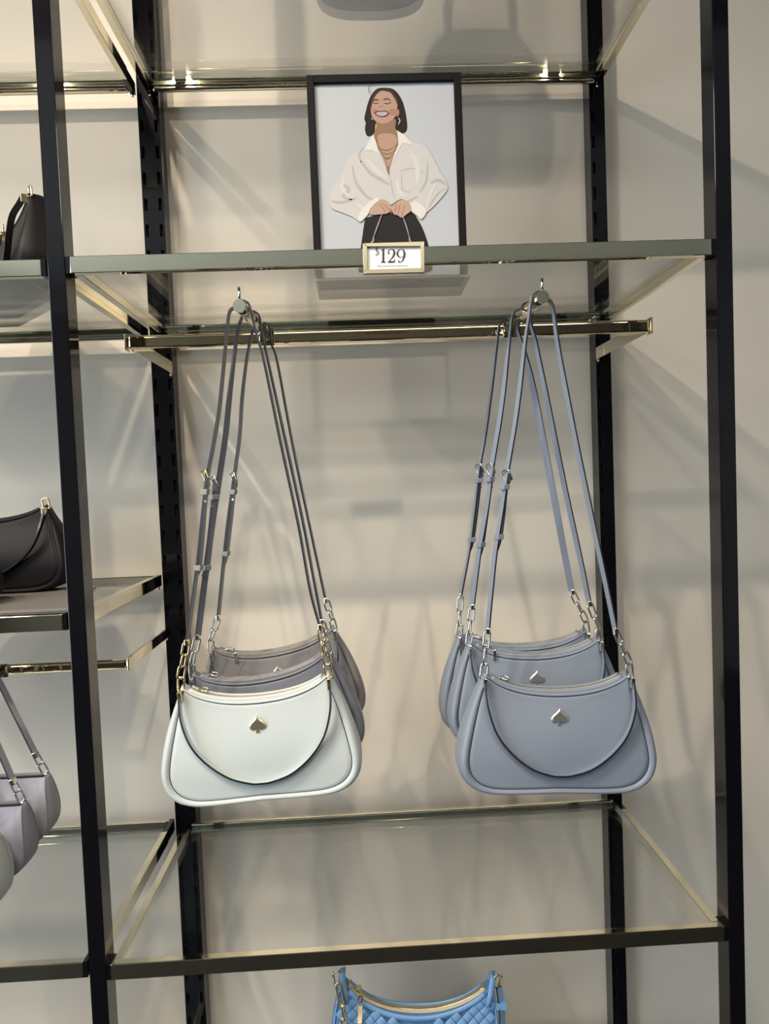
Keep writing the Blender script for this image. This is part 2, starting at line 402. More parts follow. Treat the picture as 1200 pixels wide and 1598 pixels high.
# ------------------------------------------------------------------ crescent shoulder bag
def lerp(a, b, t): return a + (b-a)*t
OH = [(0.1045,0.0),(0.112,-0.018),(0.1215,-0.040),(0.1300,-0.063),(0.1370,-0.088),(0.1415,-0.112),(0.1415,-0.130),(0.1365,-0.147),
      (0.125,-0.160),(0.108,-0.168),(0.085,-0.1715),(0.045,-0.1715),(0.0,-0.1705)]
IH = [(0.1020,-0.006),(0.1060,-0.024),(0.1120,-0.044),(0.1175,-0.066),(0.1230,-0.090),(0.1270,-0.113),(0.1272,-0.128),(0.1230,-0.141),
      (0.1130,-0.152),(0.0980,-0.1585),(0.0790,-0.1610),(0.0430,-0.1612),(0.0,-0.1600)]
TOPH = [(0.1045,0.0),(0.090,-0.0105),(0.070,-0.019),(0.048,-0.0245),(0.024,-0.0275),(0.0,-0.0285)]
def smooth2(h, n):
    P = spline([(x, 0, z) for x, z in h], n); return [(p.x, p.z) for p in P]
def bag_outline():
    oh, ih = smooth2(OH, 3), smooth2(IH, 3); th = smooth2(TOPH, 3)
    tih = [(x*0.976, z-0.0055) for x, z in th]
    # go: right tip -> down right side -> bottom -> up left side -> left tip -> crescent back
    out = oh + [(-x, z) for x, z in oh[-2::-1]]
    inn = ih + [(-x, z) for x, z in ih[-2::-1]]
    tl = [(-x, z) for x, z in th[1:]] + th[-2:0:-1]
    til = [(-x, z) for x, z in tih[1:]] + tih[-2:0:-1]
    return out + tl, inn + til
def thick(z, T): 
    t = min(1, max(0, -z/0.13)); t = t*t*(3-2*t)
    return lerp(0.024, T, t)/2
BAGOUT, BAGIN = bag_outline()
def crescent_bag(name, label, tl, tr, Y, leather, hw, cat='handbag', group=None, T=0.056, yaw=0.0, bow=0.0, width=None,
                 zscale=1.0, emb=True, dark=None, handle=True, loc=None, roll=None, face_puff=0.004, pull='tab', edge=None, emx=0.0):
    if loc is None:
        a, e = at(*tl, Y), at(*tr, Y); loc = (a+e)/2; roll = -math.atan2(e.z-a.z, e.x-a.x)
        sc = (e-a).length/0.209
    else: sc = width or 1.0
    t = root(name, loc, label, cat, group, rot=(0, roll, yaw), scale=(sc, sc, sc*zscale))
    edge = edge or M['edge']
    n = len(BAGOUT); b = MB()
    def ring(k, yf, side):                 # k: 0 outer .. 1 seam; yf: fraction of half depth
        r = []
        for (ox, oz), (ix, iz) in zip(BAGOUT, BAGIN):
            x = ox + k*(ix-ox); z = oz + k*(iz-oz)
            z += bow*(abs(x)/0.14)**2 * 0
            r.append((x, side*(thick(oz, T)*yf), z))
        return r
    rings = []
    def fill(side):
        out = []
        for s_ in (0.94, 0.86, 0.76, 0.64, 0.50, 0.35, 0.20, 0.05):
            r = []
            for (ix, iz) in BAGIN:
                x = ix*s_; z = -0.088 + (iz+0.088)*s_
                pz = max(0.0, min(1.0, (z+0.158)/0.12)); pz = math.sin(math.pi*pz) if z < -0.03 else 0.0
                px = max(0.0, 1-(x/0.115)**2)
                r.append((x, side*(thick(z, T)*0.90 + face_puff*px*pz), z))
            out.append(r)
        return out
    seq = [r for r in reversed(fill(-1))]
    seq += [ring(1.06, 0.90, -1), ring(1.0, 0.84, -1), ring(0.92, 0.93, -1), ring(0.72, 1.04, -1), ring(0.42, 1.02, -1), ring(0.16, 0.84, -1),
            ring(0.02, 0.52, -1), ring(0.0, 0.30, -1), ring(0.03, 0.0, 1)]
    seq += [ring(0.0, 0.30, 1), ring(0.02, 0.52, 1), ring(0.16, 0.84, 1), ring(0.42, 1.02, 1), ring(0.72, 1.04, 1), ring(0.92, 0.93, 1), ring(1.0, 0.84, 1),
            ring(1.06, 0.90, 1)] + fill(1)
    vs = [v for r in seq for v in r]; fs = []
    for i in range(len(seq)-1):
        for q in range(n):
            r = (q+1) % n; fs.append((i*n+q, i*n+r, (i+1)*n+r, (i+1)*n+q))
    fs.append(list(range(n))); fs.append([(len(seq)-1)*n+q for q in range(n)][::-1])
    b.add(vs, fs, 0, True)
    obj('body', b, leather, t, local=True)
    # seam cord along the inner outline, front and back
    for side in (-1, 1):
        b = MB(); r = ring(1.0, 0.875, side); b.tube(r, 0.0008, 5, closed=True, ups=(0, 1, 0))
        obj('seam', b, dark or edge, t, local=True, fix=True)
    # top band and zipper
    th = smooth2(TOPH, 4); full = [(-x, z) for x, z in th] + th[-2::-1]
    full = [(x, z) for x, z in full if abs(x) < 0.0985]
    for side in (-1, 1):
        b = MB(); b.sweep([(x, side*thick(z, T)*0.62, z+0.0002) for x, z in full], [(-0.0010,-0.0030),(0.0014,-0.0030),(0.0014,0.0026),(0.0,0.0036),(-0.0010,0.0026)], (0, 0.25, 1))
        obj('top_band', b, leather, t, local=True)
    b = MB(); b.sweep([(x, 0, z+0.0016) for x, z in full], [(-0.0042,-0.0006),(0.0042,-0.0006),(0.0042,0.0006),(-0.0042,0.0006)], (0, 0, 1))
    zp = obj('zipper', b, M['zipper'], t, local=True)
    b = MB(); b.sweep([(x, 0, z+0.0022) for x, z in full], [(-0.0009,-0.0005),(0.0009,-0.0005),(0.0009,0.0005),(-0.0009,0.0005)], (0, 0, 1))
    obj('zipper_teeth', b, M['tagmetal'], zp, local=True)
    px_ = -0.080; zz = -0.0135
    b = MB(); b.box(px_-0.004, px_+0.004, -0.004, 0.004, zz, zz+0.005); pl = obj('zipper_slider', b, hw, zp, local=True, bevel=0.0008)
    b = MB(); link_mb(b, (px_+0.007, -0.003, zz+0.004), (1, -0.2, -0.25), (0, -0.5, 1), 0.013, 0.009, 0.0011)
    obj('zipper_pull', b, hw, t, local=True)
    if pull == 'tab':
        b = MB(); b.box(px_+0.012, px_+0.0165, -0.0175, -0.0150, zz-0.018, zz-0.001); obj('pull_tab', b, hw, t, local=True, bevel=0.0006)
    if emb: emblem(t, emx, -0.0625, -(thick(-0.0625, T)*0.90 + face_puff*0.75+0.0005), M['emblem_gold'] if hw is M['gold'] else M['emblem_silver'])
    # tip hardware: tab clip and ring on both ends
    tips = []
    for sx_ in (-1, 1):
        tp = Vector((sx_*0.1035, -0.004, -0.002))
        b = MB(); link_mb(b, tp+Vector((sx_*0.001, -0.004, 0.004)), (sx_*-0.12, 0, 1), (0.2*sx_, -1, 0.1), 0.024, 0.013, 0.0017); 
        obj('tip_ring', b, hw, t, local=True)
        b = MB(); b.tube([tp+Vector((0,0.002,-0.004)), tp+Vector((0,-0.009,-0.006))], 0.0030, 10); obj('ring_post', b, hw, t, local=True)
        tips.append(WM[t.name] @ (tp+Vector((sx_*0.001-0.0*sx_, -0.004, 0.0135))))
    if handle:
        yh = -(thick(-0.10, T)+0.0065)
        hp = [(-0.1045,-0.008),(-0.1050,-0.022),(-0.1020,-0.046),(-0.0915,-0.077),(-0.0720,-0.1040),(-0.0440,-0.1265),(-0.0160,-0.1372),(0.0,-0.1390),(0.0160,-0.1378),
              (0.0440,-0.1290),(0.0720,-0.1080),(0.0925,-0.0810),(0.1035,-0.049),(0.1058,-0.024),(0.1050,-0.008)]
        P = []
        for x, z in hp:
            f_ = min(1, max(0, (-z-0.008)/0.05)); P.append((x, lerp(-0.017, yh, f_), z))
        P = spline(P, 9)
        b = MB(); b.ribbon(P, 0.0095, 0.0028, (0, 1, 0.0)); obj('handle', b, [leather, edge], t, local=True)
        for sx_ in (-1, 1):
            b = MB(); q = Vector((sx_*0.1048, -0.0175, -0.009)); b.box(q.x-0.0026, q.x+0.0026, q.y-0.0052, q.y+0.0052, q.z-0.012, q.z+0.004)
            obj('handle_clip', b, hw, t, local=True, bevel=0.001)
    return t, tips

def ring_over(peg, Y, extra=0.0):
    bx, ex, pz, ye = peg; f_ = (Y + 0.2834)/(ye + 0.2834); x = bx + (ex-bx)*f_; z = pz + 0.004*f_
    r = 0.0082 + 0.0028 + extra
    return [Vector((x + r*math.sin(a), Y, z + r*math.cos(a))) for a in (-1.35, -0.7, 0.0, 0.7, 1.35)], Vector((x, Y, z))
def long_strap(t, tips, peg, Yp, left, right, buckle, k1, k2, tail, leather, hw, Ybag, al, ar, keep=None, width=0.0095, ww=None):
    """left/right: image points running from the peg down; buckle.. : image points on the left run"""
    arc, cpt = ring_over(peg, Yp)
    keep = keep or leather
    def run(pts, tip, ang):
        n = len(pts); P = []; zt = pts[0][1]; zb = pts[-1][1]
        for (x, y) in pts:
            f_ = (y-zt)/(zb-zt); P.append(at(x, y, lerp(Yp, tip.y, f_)))
        return P
    L = run(left, tips[0], al); R = run(right, tips[1], ar)
    path = L[::-1] + arc + R
    # clean: keep the peg arc clear of the first run points
    path = [p for i, p in enumerate(path) if not (i in (len(L)-1, len(L)+len(arc)) and (p-cpt).length < 0.012)]
    P = spline(path, 6)
    W_ = []
    for p in P:
        side = -1 if p.x < cpt.x else 1
        d = min(1.0, max(0.0, (cpt.z - p.z)/0.12))
        aa = (al if side < 0 else ar)
        if isinstance(aa, tuple):
            g = min(1.0, max(0.0, (cpt.z - p.z)/0.42)); ang = math.radians(lerp(aa[0], aa[1], g))*d
        else: ang = math.radians(aa)*d
        W_.append((math.sin(ang), math.cos(ang), 0))
    b = MB(); b.ribbon(P, width, 0.0026, W_); st = obj('shoulder_strap', b, [leather, M['edge']], t)
    # strap ends + chains
    for pe, tp in ((P[0], tips[0]), (P[-1], tips[1])):
        b = MB(); d = (tp-pe).normalized(); b.obox(pe+d*0.002, Vector((0.0030,0,0)), Vector((0,0.0052,0)), Vector((0,0,0.0045))); obj('strap_end', b, hw, st, bevel=0.0010)
        chain(t, pe+d*0.004, tp, hw)
    # buckle, keepers and doubled tail on the left run
    def on_left(px_, py_):
        f_ = (py_-left[0][1])/(left[-1][1]-left[0][1]); return at(px_, py_, lerp(Yp, tips[0].y, f_))
    ang = math.radians(al if not isinstance(al, tuple) else al[1]); wd = Vector((math.sin(ang), math.cos(ang), 0)); nd = Vector((math.cos(ang), -math.sin(ang), 0))
    B = on_left(*buckle); K1 = on_left(*k1); K2 = on_left(*k2); TL = on_left(*tail)
    dn = (K1-B).normalized()
    b = MB(); link_mb(b, B + Vector((-0.001, -0.002, 0)), (Vector((0.35, 0, -1))), (0.75, 0.66, 0.15), 0.019, 0.0155, 0.0013); 
    b.tube([B-wd*0.006+Vector((0,0,0.004)), B+wd*0.006+Vector((0,0,0.004))], 0.0012, 6); obj('buckle', b, hw, st)
    q = [B - dn*0.004, B.lerp(K1, 0.5) + nd*0.0045, K1 + nd*0.0036, K1.lerp(K2, 0.5) + nd*0.0040, K2 + nd*0.0034, TL + nd*0.0036]
    b = MB(); Q = spline(q, 5); b.ribbon(Q, width*0.98, 0.0026, [tuple(wd)]*len(Q)); obj('strap_tail', b, [leather, M['edge']], st)
    for kk in (K1, K2):
        b = MB(); dk = (K2-K1).normalized(); b.obox(kk + nd*0.0018, nd*0.0052, wd*(width/2+0.0012), dk*0.0040); obj('strap_keeper', b, keep, st, bevel=0.0008)
    b = MB(); c_ = K1.lerp(K2, 0.12) + nd*0.005 - wd*0.004; b.obox(c_, nd*0.0012, wd*0.0012, Vector((0,0,0.0012))); obj('rivet', b, hw, st)

G1 = 'crescent shoulder bags hanging on the left peg'; G2 = 'crescent shoulder bags hanging on the right peg'
# ---- left cluster, back to front
bC, tipC = crescent_bag('shoulder_bag', 'taupe grey crescent bag hanging rearmost on the left peg', (332,1006), (520,977), -0.262, M['grey2'], M['silver'], group=G1, yaw=0.10)
long_strap(bC, tipC, PEGL, -0.305, [(393,522),(385,562),(378,620),(374,680),(366,742),(356,815),(349,880),(341,962)],
           [(413,512),(424,538),(433,566),(456,690),(480,805),(500,898),(508,935)], (366,746), (362,768), (351,864), (346,882), M['strapgrey'], M['silver'], -0.262, 14, 8)
bB, tipB = crescent_bag('shoulder_bag', 'slate grey crescent bag between the cream and taupe bags on the left peg', (303,1046), (512,1012), -0.331, M['grey1'], M['silver'], group=G1, yaw=0.05, pull='none')
long_strap(bB, tipB, PEGL, -0.370, [(381,490),(372,512),(365,560),(358,620),(352,680),(344,735),(334,800),(323,880),(309,992)],
           [(397,487),(408,515),(418,562),(446,690),(472,810),(490,905),(502,968)], (336,752), (333,776), (321,886), (317,900), M['grey1'], M['silver'], -0.331, (26, 48), 8, keep=M['strapgrey'])
bA, tipA = crescent_bag('shoulder_bag', 'cream white crescent bag with gold hardware, frontmost on the left peg', (285,1068), (513,1047), -0.400, M['cream'], M['gold'], group=G1, yaw=0.0, pull='none')
long_strap(bA, tipA, PEGL, -0.424, [(358,488),(354,520),(350,562),(342,640),(332,700),(324,742),(317,800),(308,885),(292,1000)],
           [(390,482),(402,528),(412,563),(438,690),(466,820),(484,920),(499,976)], (322,742), (318,768), (308,886), (302,900), M['strapgrey'], M['gold'], -0.400, 10, 6)
# ---- right cluster
bF, tipF = crescent_bag('shoulder_bag', 'blue grey crescent bag hanging rearmost on the right peg, mostly hidden', (717,986), (911,978), -0.262, M['blue2'], M['silver'], group=G2, yaw=-0.06, pull='none')
long_strap(bF, tipF, PEGR, -0.305, [(780,506),(775,540),(768,600),(757,680),(748,732),(740,800),(732,860),(719,928)],
           [(808,514),(817,545),(831,600),(850,700),(869,800),(882,870),(892,922)], (749,732), (746,750), (735,842), (730,858), M['blue2'], M['silver'], -0.262, -8, (-30, -75), width=0.0105)
bE, tipE = crescent_bag('shoulder_bag', 'middle blue grey crescent bag on the right peg, spade emblem above front bag', (732,998), (932,991), -0.331, M['blue2'], M['silver'], group=G2, yaw=-0.03)
long_strap(bE, tipE, PEGR, -0.370, [(801,490),(796,520),(787,600),(779,660),(768,726),(760,790),(748,860),(737,945)],
           [(827,498),(835,530),(844,575),(865,680),(885,778),(905,870),(919,940)], (766,732), (763,748), (749,850), (744,868), M['blue2'], M['silver'], -0.331, -30, -28)
bD, tipD = crescent_bag('shoulder_bag', 'blue grey crescent bag with silver spade, frontmost on the right peg', (754,1047), (979,1046), -0.400, M['blue'], M['silver'], group=G2, yaw=0.0, pull='none')
long_strap(bD, tipD, PEGR, -0.424, [(831,468),(826,492),(820,530),(812,600),(804,660),(792,732),(784,790),(772,870),(761,982)],
           [(862,478),(868,520),(876,570),(897,680),(924,810),(943,900),(960,982)], (792,742), (786,760), (777,838), (771,858), M['blue'], M['silver'], -0.400, -22, -22)

# ------------------------------------------------------------------ flat topped bags in the left bay
def flat_bag(label, cx_, Y, ztop, hwid, h, leather, hw, T=0.05, group=None, peg=True):
    t = root('shoulder_bag', (cx_, Y, ztop), label, 'handbag', group)
    H = [(hwid,0.0),(hwid+0.003,-0.02),(hwid+0.006,-0.042),(hwid+0.007,-0.062),(hwid+0.004,-h+0.022),(hwid-0.005,-h+0.009),(hwid-0.020,-h+0.001),(hwid*0.5,-h-0.001),(0,-h-0.001)]
    def tp(z):
        u = min(1.0, max(0.0, -z/(h*1.22))); return 0.30 + 0.70*math.sin(math.pi*min(1.0, u*1.02))**0.8
    hh = smooth2(H, 3); out = hh + [(-x, z) for x, z in hh[-2::-1]]
    n = len(out); b = MB(); seq = []
    def R(sc, y): return [(x*sc, y*tp(z), (z+h/2)*sc-h/2 if sc < 0.99 else z) for x, z in out]
    for sc, y in ((0.05,-.50),(0.5,-.52),(0.85,-.50),(0.955,-.475),(0.985,-.46),(1.0,-.42),(1.025,-.2),(1.03,0),(1.025,.2),(1.0,.42),(0.955,.475),(0.5,.5),(0.05,.5)):
        seq.append([(x, yy, min(z, 0)) for x, yy, z in R(sc, y*T)])
    fs = [(i*n+q, i*n+(q+1) % n, (i+1)*n+(q+1) % n, (i+1)*n+q) for i in range(len(seq)-1) for q in range(n)]
    fs += [list(range(n)), [(len(seq)-1)*n+q for q in range(n)][::-1]]
    b.add([v for r in seq for v in r], fs, 0, True); obj('body', b, leather, t, local=True)
    for s_ in (-1, 1):
        b = MB(); b.tube([(x*0.99, s_*T*0.47*tp(z), z) for x, z in out if True], 0.0013, 6, ups=(0,1,0)); obj('piping', b, leather, t, local=True)
        b = MB(); b.box(-hwid, hwid, s_*0.0055-0.0015, s_*0.0055+0.0015, -0.003, 0.0015); obj('top_edge', b, M['edge'] if s_ < 0 else leather, t, local=True)
    b = MB(); b.box(-hwid+0.004, hwid-0.004, -0.004, 0.004, -0.0025, -0.0008); obj('zipper', b, M['zipper'], t, local=True)
    b = MB(); c_ = [(0.008*math.cos(k*math.pi/8), -T*0.50*0.62, -0.027+0.008*math.sin(k*math.pi/8)) for k in range(16)]
    b.tube(c_, 0.0012, 6, closed=True, ups=(0,1,0)); obj('ring_emblem', b, hw, t, local=True)
    apex = Vector((PEGX-0.002, Y, 1.170+0.0105))
    for s_ in (-1, 1):
        tip = Vector((cx_ + s_*(hwid-0.002), Y-0.001, ztop)); 
        b = MB(); b.tube([tip+Vector((0,0,-0.010)), tip+Vector((0,0,0.004))], 0.0028, 8); obj('tip_post', b, hw, t)
        side = (Vector((PEGX+s_*0.010, Y, 1.166)) - tip); e = tip + side.normalized()*0.036
        chain(t, tip+Vector((0,0,0.004)), e, hw, n=2)
    eL = Vector((cx_-(hwid-0.002), Y-0.001, ztop)); eR = Vector((cx_+(hwid-0.002), Y-0.001, ztop))
    sl = Vector((PEGX-0.010, Y, 1.166)); sr = Vector((PEGX+0.010, Y, 1.166))
    P = [eL + (sl-eL).normalized()*0.036, eL.lerp(sl, 0.6)+Vector((0,0,0.001)), sl, apex, sr, eR.lerp(sr, 0.6)+Vector((0,0,0.001)), eR + (sr-eR).normalized()*0.036]
    P = spline(P, 6); b = MB(); b.ribbon(P, 0.0100, 0.0028, [(0.28 if p.x > PEGX else -0.28, 0.95, 0.1) for p in P]); st = obj('strap', b, [leather, M['edge']], t)
    for p, q in ((P[0], eL), (P[-1], eR)):
        b = MB(); d = (q-p).normalized(); b.obox(p, d*0.005, Vector((0,0.0058,0)), Vector((0,1,0)).cross(d)*0.0032); obj('strap_end', b, hw, st, bevel=0.001)
    return t
G3 = 'flat topped bags on the left bay rail'
flat_bag('pale mauve grey flat topped bag, rearmost on the left bay rail', PEGX-0.004, -0.312, 1.0065, 0.083, 0.102, M['mauve'], M['silver'], group=G3)
flat_bag('slate mauve flat topped bag hanging in the middle of the left bay rail', PEGX-0.006, -0.378, 0.9920, 0.080, 0.104, M['slate'], M['silver'], group=G3)
flat_bag('cream flat topped bag cut by the left photo edge, frontmost on its rail', PEGX-0.008, -0.440, 0.9750, 0.074, 0.104, M['cream'], M['gold'], group=G3)

# ------------------------------------------------------------------ black bags standing in the left bay
def plinth(label, pts, z, h):
    t = root('plinth', (sum(p[0] for p in pts)/len(pts), sum(p[1] for p in pts)/len(pts), z), label, 'plinth')
    b = MB(); b.prism(pts, lambda u, v, w_: Vector((u, v, z+w_)), h); obj('slab', b, M['taupe'], t, bevel=0.0006)
    return t
plinth('taupe chamfered plinth under the black bag on the upper left shelf', [(-0.80,-0.405),(-0.545,-0.405),(-0.545,-0.235),(-0.690,-0.088),(-0.80,-0.088),(-0.93,-0.20),(-0.93,-0.36)][::-1], 1.7714, 0.006)
plinth('taupe rectangular plinth under the black bags on the middle left shelf', [(-0.95,-0.418),(-0.487,-0.418),(-0.535,-0.19),(-0.95,-0.19)][::-1], 1.2859, 0.004)
crescent_bag('shoulder_bag', 'black leather crescent bag standing on the plinth at upper left', None, None, 0, M['blackleather'], M['gold'],
             loc=(-0.6120, -0.2200, 1.9255), roll=0.03, yaw=-0.92, width=1.0, zscale=0.83, emb=False, pull='none', T=0.07)
crescent_bag('shoulder_bag', 'black leather crescent bag standing rear on the middle left shelf', None, None, 0, M['blackleather'], M['gold'],
             loc=(-0.7180, -0.2050, 1.4370), roll=0.0, yaw=0.04, width=1.08, zscale=0.80, emb=False, pull='none', T=0.075)
crescent_bag('shoulder_bag', 'second black bag, only its rounded corner visible in front at the left edge', None, None, 0, M['blackleather'], M['gold'],
             loc=(-0.7600, -0.3450, 1.3905), roll=0.0, yaw=0.0, width=0.98, zscale=0.60, emb=False, pull='none', handle=False, T=0.06)

# ------------------------------------------------------------------ dusty blue bag on the top shelf
t = root('handbag', (-0.012, -0.248, ZTOP), 'dusty blue rounded handbag on the top shelf, only its base in view', 'handbag')
zb0 = ZTOP - 0.0015
lv = [(0.0,0.070,0.034),(0.0008,0.080,0.044),(0.006,0.088,0.052),(0.03,0.096,0.054),(0.08,0.103,0.052),(0.13,0.100,0.045),(0.18,0.088,0.034),(0.215,0.070,0.022),(0.232,0.055,0.012)]
b = MB(); n = 40; vs = []
for (h, a_, d_) in lv:
    for k in range(n):
        an = 2*math.pi*k/n; ca, sa = math.cos(an), math.sin(an)
        vs.append((math.copysign(abs(ca)**0.72, ca)*a_, math.copysign(abs(sa)**0.8, sa)*d_, h-0.0015+0.0003))
fs = [(i*n+q, i*n+(q+1) % n, (i+1)*n+(q+1) % n, (i+1)*n+q) for i in range(len(lv)-1) for q in range(n)]
fs += [list(range(n))[::-1], [(len(lv)-1)*n+q for q in range(n)]]
b.add(vs, fs, 0, True); obj('body', b, M['dusty'], t, local=True)
b = MB(); b.tube([(math.cos(2*math.pi*k/n)*0, 0, 0) for k in range(0)] or [(-0.05,0,0.231),(0.05,0,0.231)], 0.003, 8); obj('top_zipper', b, M['gold'], t, local=True)
b = MB(); b.ribbon(spline([(-0.055,0,0.228),(-0.05,0,0.29),(0,0,0.33),(0.05,0,0.29),(0.055,0,0.228)], 8), 0.012, 0.004, (0,1,0)); obj('handle', b, [M['dusty'], M['edge']], t, local=True)

# ------------------------------------------------------------------ woven sky blue bag at the bottom
def woven_bag():
    tl, tr, Y = (533,1522), (768,1527), -0.150
    a, e = at(*tl, Y), at(*tr, Y); loc = (a+e)/2; roll = -math.atan2(e.z-a.z, e.x-a.x); sc = (e-a).length/0.209
    t = root('shoulder_bag', loc, 'sky blue woven leather crescent bag with gold hardware at the bottom of the photo', 'handbag', rot=(0, roll, 0), scale=(sc, sc, sc*0.96))
    # trapezoid body: crescent top, sides flaring slightly
    side = [(0.1045,-0.002),(0.1085,-0.020),(0.1120,-0.045),(0.1150,-0.080),(0.1165,-0.115),(0.1140,-0.145),(0.1030,-0.160),(0.080,-0.1665),(0.04,-0.168),(0,-0.168)]
    top = [(0.1045,-0.002),(0.088,-0.020),(0.066,-0.035),(0.040,-0.045),(0.018,-0.0490),(0,-0.0500)]
    sh = smooth2(side, 3); th = smooth2(top, 3)
    out = sh + [(-x, z) for x, z in sh[-2::-1]] + [(-x, z) for x, z in th[1:]] + th[-2:0:-1]
    n = len(out); T = 0.075
    def hy(z): 
        f_ = min(1, max(0, -(z+0.03)/0.11)); return lerp(0.0085, T/2, f_*f_*(3-2*f_))
    seq = []
    for sc_, yf in ((0.05,-1.0),(0.4,-1.0),(0.75,-.99),(0.93,-.96),(0.985,-.86),(1.0,-.6),(1.0,0),(1.0,.6),(0.985,.86),(0.93,.96),(0.75,.99),(0.4,1),(0.05,1)):
        seq.append([(x*sc_, hy(z)*yf, -0.11+(z+0.11)*sc_) for x, z in out])
    b = MB(); fs = [(i*n+q, i*n+(q+1) % n, (i+1)*n+(q+1) % n, (i+1)*n+q) for i in range(len(seq)-1) for q in range(n)]
    fs += [list(range(n)), [(len(seq)-1)*n+q for q in range(n)][::-1]]
    b.add([v for r in seq for v in r], fs, 0, True); obj('body', b, M['skyseam'], t, local=True)
    def topz(x):
        x = abs(x)
        for (x1, z1), (x0, z0) in zip(th[:-1], th[1:]):
            if x0 <= x <= x1: return lerp(z0, z1, (x-x0)/(x1-x0+1e-9))
        return -1
    def sidex(z):
        for (x0, z0), (x1, z1) in zip(sh[:-1], sh[1:]):
            if z1 <= z <= z0: return lerp(x0, x1, (z0-z)/(z0-z1+1e-9))
        return 0
    # woven leather tabs: short strips running both diagonals, laid like a basket weave
    p = 0.0112; me_cache = {}
    cnt = 0
    for i in range(-22, 23):
        for j in range(-30, 12):
            u, v = i*p, j*p
            x = (u - v)*0.7071; z = (u + v)*0.7071 - 0.12
            if abs(x) > 0.118 or z > -0.004 or z < -0.150: continue
            if z > topz(x) - 0.0080 or abs(x) > sidex(z) - 0.0065: continue
            k = (i+j) % 2
            if k not in me_cache:
                bb = MB(); L, Wd = p*0.478, p*0.478
                pr = []
                for aa, yy in ((-L, 0.0002), (-L*0.82, -0.0005), (0, -0.0008), (L*0.82, -0.0005), (L, 0.0002)):
                    for ww, y2 in ((-Wd, 0.0006), (-Wd*0.88, 0.0), (Wd*0.88, 0.0), (Wd, 0.0006)): pr.append((aa, yy+y2, ww))
                ang = math.radians(45 if k == 0 else -45)
                pr = [(q[0]*math.cos(ang)-q[2]*math.sin(ang), q[1], q[0]*math.sin(ang)+q[2]*math.cos(ang)) for q in pr]
                bb.add(pr, [(r*4+c_, r*4+c_+1, (r+1)*4+c_+1, (r+1)*4+c_) for r in range(4) for c_ in range(3)], 0, True)
                me = bpy.data.meshes.new('woven_tab'); me.from_pydata([tuple(q) for q in bb.v], [], bb.f); me.materials.append(M['sky'])
                me.polygons.foreach_set('use_smooth', bb.sm); me_cache[k] = me
            o = bpy.data.objects.new('woven_tab', me_cache[k]); C.objects.link(o); o.parent = t
            fz = -0.11 + (z+0.11); slope = (hy(z-0.004)-hy(z+0.004))/0.008
            o.location = (x, -hy(z*0.97)*0.985-0.0012, z); o.rotation_euler = (-math.atan(slope)*1.0, 0, 0); cnt += 1
    full = [(-x, z) for x, z in th] + th[-2::-1]; full = [(x, z) for x, z in full if abs(x) < 0.100]
    for s_ in (-1, 1):
        b = MB(); b.sweep([(x, s_*(hy(z)+0.0006), z-0.0035) for x, z in full], [(-0.0010,-0.0022),(0.0010,-0.0022),(0.0010,0.0045),(-0.0010,0.0045)], (0, 0.2, 1)); obj('top_band', b, M['sky'], t, local=True)
        b = MB(); b.tube([(x*0.985, s_*hy(z)*0.93, z) for x, z in sh if x > 0.05], 0.0016, 6, ups=(0,1,0)); obj('piping', b, M['sky'], t, local=True)
        b = MB(); b.tube([(-x*0.985, s_*hy(z)*0.93, z) for x, z in sh if x > 0.05], 0.0016, 6, ups=(0,1,0)); obj('piping', b, M['sky'], t, local=True)
    b = MB(); b.sweep([(x, 0, z+0.0012) for x, z in full], [(-0.0060,-0.0008),(0.0060,-0.0008),(0.0060,0.0008),(-0.0060,0.0008)], (0,0,1)); zp = obj('zipper', b, M['zipper'], t, local=True)
    b = MB(); b.sweep([(x, 0, z+0.0025) for x, z in full], [(-0.0016,-0.0006),(0.0016,-0.0006),(0.0016,0.0006),(-0.0016,0.0006)], (0,0,1)); obj('zipper_teeth', b, M['gold'], zp, local=True)
    b = MB(); b.box(-0.0835,-0.0765,-0.004,0.004,-0.0215,-0.0165); link_mb(b, (-0.0775,-0.013,-0.0235), (0.10,-0.3,-1), (0.2,-1,0), 0.010, 0.008, 0.0012)
    b.box(-0.0800,-0.0745,-0.0215,-0.0190,-0.0520,-0.0270); obj('zipper_pull', b, M['gold'], t, local=True, bevel=0.0008)
    # end tabs and handle hardware
    for s_ in (-1, 1):
        b = MB(); b.sweep([(s_*0.1045,0.010,-0.026),(s_*0.1040,0.006,-0.002),(s_*0.1035,0.0,0.010),(s_*0.1035,-0.008,0.006),(s_*0.1000,-0.016,-0.012),(s_*0.0960,-0.020,-0.026)],
                          [(-0.0012,-0.004),(0.0012,-0.004),(0.0012,0.004),(-0.0012,0.004)], (1,0.2,0.2)); obj('end_tab', b, M['sky'], t, local=True)
        b = MB(); link_mb(b, (s_*0.1100,-0.006,0.001), (s_*0.25,0,1), (0.25,-1,0), 0.021, 0.014, 0.0017); obj('tip_ring', b, M['gold'], t, local=True)
    M_ = M['gold']
    for (p0, p1, nr) in (((-0.1085,-0.017,0.002),(-0.1010,-0.024,-0.026),(0.3,-1,0)), ((-0.1010,-0.024,-0.022),(-0.0985,-0.026,-0.044),(1,-0.3,0)), ((-0.0985,-0.026,-0.040),(-0.0975,-0.028,-0.066),(0.2,-1,0))):
        p0, p1 = Vector(p0), Vector(p1); b = MB(); link_mb(b, (p0+p1)/2, p1-p0, nr, (p1-p0).length+0.004, 0.0105, 0.0016); obj('chain_link', b, M_, t, local=True)
    b = MB(); Q = spline([(0.1130,-0.006,-0.008),(0.1165,-0.012,-0.030),(0.1175,-0.018,-0.060),(0.1130,-0.045,-0.110),(0.080,-0.050,-0.150),(0.0,-0.052,-0.163),(-0.080,-0.050,-0.140),(-0.0970,-0.034,-0.075)], 6)
